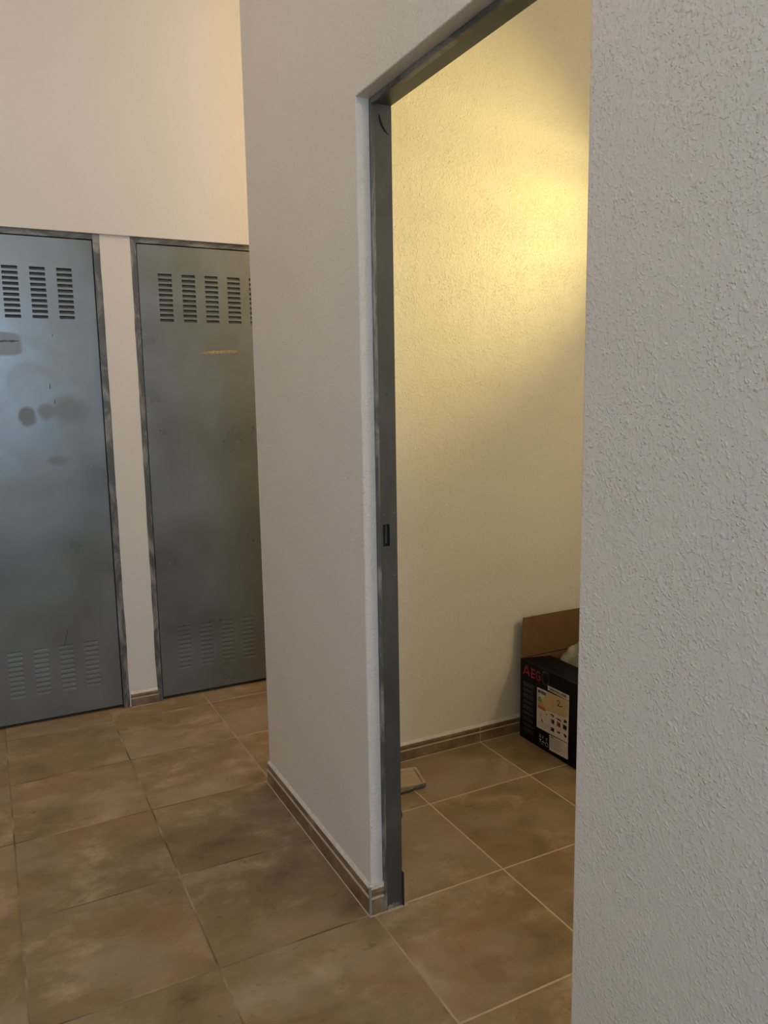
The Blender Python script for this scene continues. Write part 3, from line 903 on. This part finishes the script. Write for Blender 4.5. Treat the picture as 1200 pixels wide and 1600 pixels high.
bm = bmesh.new()
levels = [(0.055, 0.0705, 0.014, 0.0005), (0.056, 0.0715, 0.015, 0.008), (0.0545, 0.070, 0.014, 0.0095), (0.0465, 0.062, 0.010, 0.0085), (0.044, 0.0595, 0.008, 0.003)]
rings = []
R2 = Matrix.Rotation(ta, 3, 'Z')
for hx, hy, r, z in levels:
    rings.append([bm.verts.new(tc_ + R2 @ Vector((x, y, z))) for x, y in rrect(hx, hy, r)])
for a, b_ in zip(rings[:-1], rings[1:]):
    for i in range(len(a)):
        k = (i + 1) % len(a); bm.faces.new((a[i], a[k], b_[k], b_[i]))
bm.faces.new(rings[0][::-1]); bm.faces.new(rings[-1])
link('tray_body', bm, M['plastic'], tray)

# ------------------------------------------------------------------ black cable with a plug, one end on the tray's rim
cab = empty('power_cable', (1.33, -1.70, 0)); tag(cab, 'black cable with a grey plug lying against the cream tray', 'cable')
bm = bmesh.new()
add_tube(bm, spline([(1.352, -1.6925, 0.0095), (1.325, -1.692, 0.006), (1.290, -1.690, 0.004), (1.255, -1.702, 0.004), (1.224, -1.735, 0.004), (1.233, -1.780, 0.004), (1.226, -1.812, 0.004), (1.205, -1.838, 0.004), (1.15, -1.83, 0.004), (1.09, -1.79, .004), (1.04, -1.70, .004)], 8), 0.0038, 12)
link('cord', bm, M['cable'], cab)
bm = bmesh.new()
P0, P1 = Vector((1.350, -1.6925, 0.0095)), Vector((1.396, -1.690, 0.0125))
ts = [0, .10, .2, .28, .30, .42, .44, .56, .60, .62, .96, 1.0]
rs = [.0040, .0052, .0058, .0060, .0050, .0050, .0066, .0066, .0056, .0072, .0072, .0062]
add_tube(bm, [P0.lerp(P1, t) for t in ts], rs, 14)
link('plug', bm, M['plug'], cab)

# ------------------------------------------------------------------ lights
def area(name, loc, target, sx, sy, energy, col, spread=180):
    l = bpy.data.lights.new(name, 'AREA'); l.shape = 'RECTANGLE'; l.size = sx; l.size_y = sy; l.energy = energy; l.color = col
    l.spread = math.radians(spread)
    o = bpy.data.objects.new(name, l); COL.objects.link(o); o.location = loc
    o.rotation_euler = (Vector(target) - Vector(loc)).to_track_quat('-Z', 'Y').to_euler()
    return o


def point(name, loc, energy, col, r=0.08):
    l = bpy.data.lights.new(name, 'POINT'); l.energy = energy; l.color = col; l.shadow_soft_size = r
    o = bpy.data.objects.new(name, l); COL.objects.link(o); o.location = loc
    return o


def spot(name, loc, target, energy, col, ang, blend, r=0.04, scale=(1, 1, 1)):
    l = bpy.data.lights.new(name, 'SPOT'); l.energy = energy; l.color = col; l.spot_size = math.radians(ang); l.spot_blend = blend; l.shadow_soft_size = r
    o = bpy.data.objects.new(name, l); COL.objects.link(o); o.location = loc; o.scale = scale
    o.rotation_euler = (Vector(target) - Vector(loc)).to_track_quat('-Z', 'Y').to_euler()
    return o


# daylight through the window behind the camera
area('window_daylight', ((WX0 + WX1) / 2, YF - .02, (WZ0 + WZ1) / 2), ((WX0 + WX1) / 2, 0, (WZ0 + WZ1) / 2), WX1 - WX0 - .1, WZ1 - WZ0 - .1, 52, (0.50, 0.72, 1.0))
# hall ceiling lamp, and an unseen fill added to brighten doors and near wall
point('hall_ceiling_lamp', (-0.85, -1.9, 3.2), 18, (1.0, 0.84, 0.70), 0.14)
point('hall_entrance_fill', (-0.15, -5.2, 3.2), 19, (1.0, 0.88, 0.80), 0.16)
# lamp in the side corridor beyond the partition
point('corridor_lamp', (2.3, -0.86, 2.66), 32, (1.0, 0.80, 0.55), 0.10)
# store room: wall lamp throwing its beams along the back wall, and an added, unseen ambient fill
LAMP = (3.08, -2.55, 2.25)
WARM = (1.0, 0.78, 0.27)
spot('store_room_wall_lamp', LAMP, (1.44, YI, 2.16), 112, WARM, 62, 1.0, 0.03)
spot('store_room_wall_lamp_beam', LAMP, (2.18, YI, 2.26), 12, WARM, 28, 1.0, 0.02, (2.2, 0.28, 1))
spot('store_room_wall_lamp_beam', LAMP, (1.95, YI, 2.50), 10, WARM, 28, 0.8, 0.02, (2.2, 0.18, 1))
spot('store_room_wall_lamp_beam', LAMP, (2.15, YI, 2.04), 6, WARM, 28, 0.8, 0.02, (2.0, 0.16, 1))
point('store_room_fill', (2.75, -3.3, 2.1), 23, (1.0, 0.85, 0.58), 0.08)

# ------------------------------------------------------------------ world, camera, view
w = bpy.data.worlds.new('World'); SC.world = w; w.use_nodes = True
bg = w.node_tree.nodes['Background']; bg.inputs[0].default_value = (0.55, 0.7, 1.0, 1); bg.inputs[1].default_value = 0.3

cam = bpy.data.cameras.new('camera'); co = bpy.data.objects.new('camera', cam); COL.objects.link(co)
r = Vector((0.8889028477107501, -0.4577994550323596, -0.016473806596945924))
u = Vector((0.08096619751581613, 0.12161229554056513, 0.9892698946360312))
f = Vector((0.4508838012077489, 0.8806986479752474, -0.1451677969214327))
mw = Matrix.Identity(4)
for i in range(3):
    mw[i][0], mw[i][1], mw[i][2] = r[i], u[i], -f[i]
mw.translation = Vector((0.0108207584864492, -4.091424182712242, 1.462665195186308))
co.matrix_world = mw
cam.sensor_fit = 'VERTICAL'; cam.sensor_height = 36.0; cam.lens = 36.0 * 1219.996 / 1600
cam.clip_start = 0.02
SC.camera = co

SC.view_settings.view_transform = 'Standard'
SC.view_settings.look = 'None'
SC.view_settings.gamma = 1
SC.view_settings.exposure = 0.0
SC.view_settings.use_curve_mapping = False
SC.cycles.max_bounces = 8
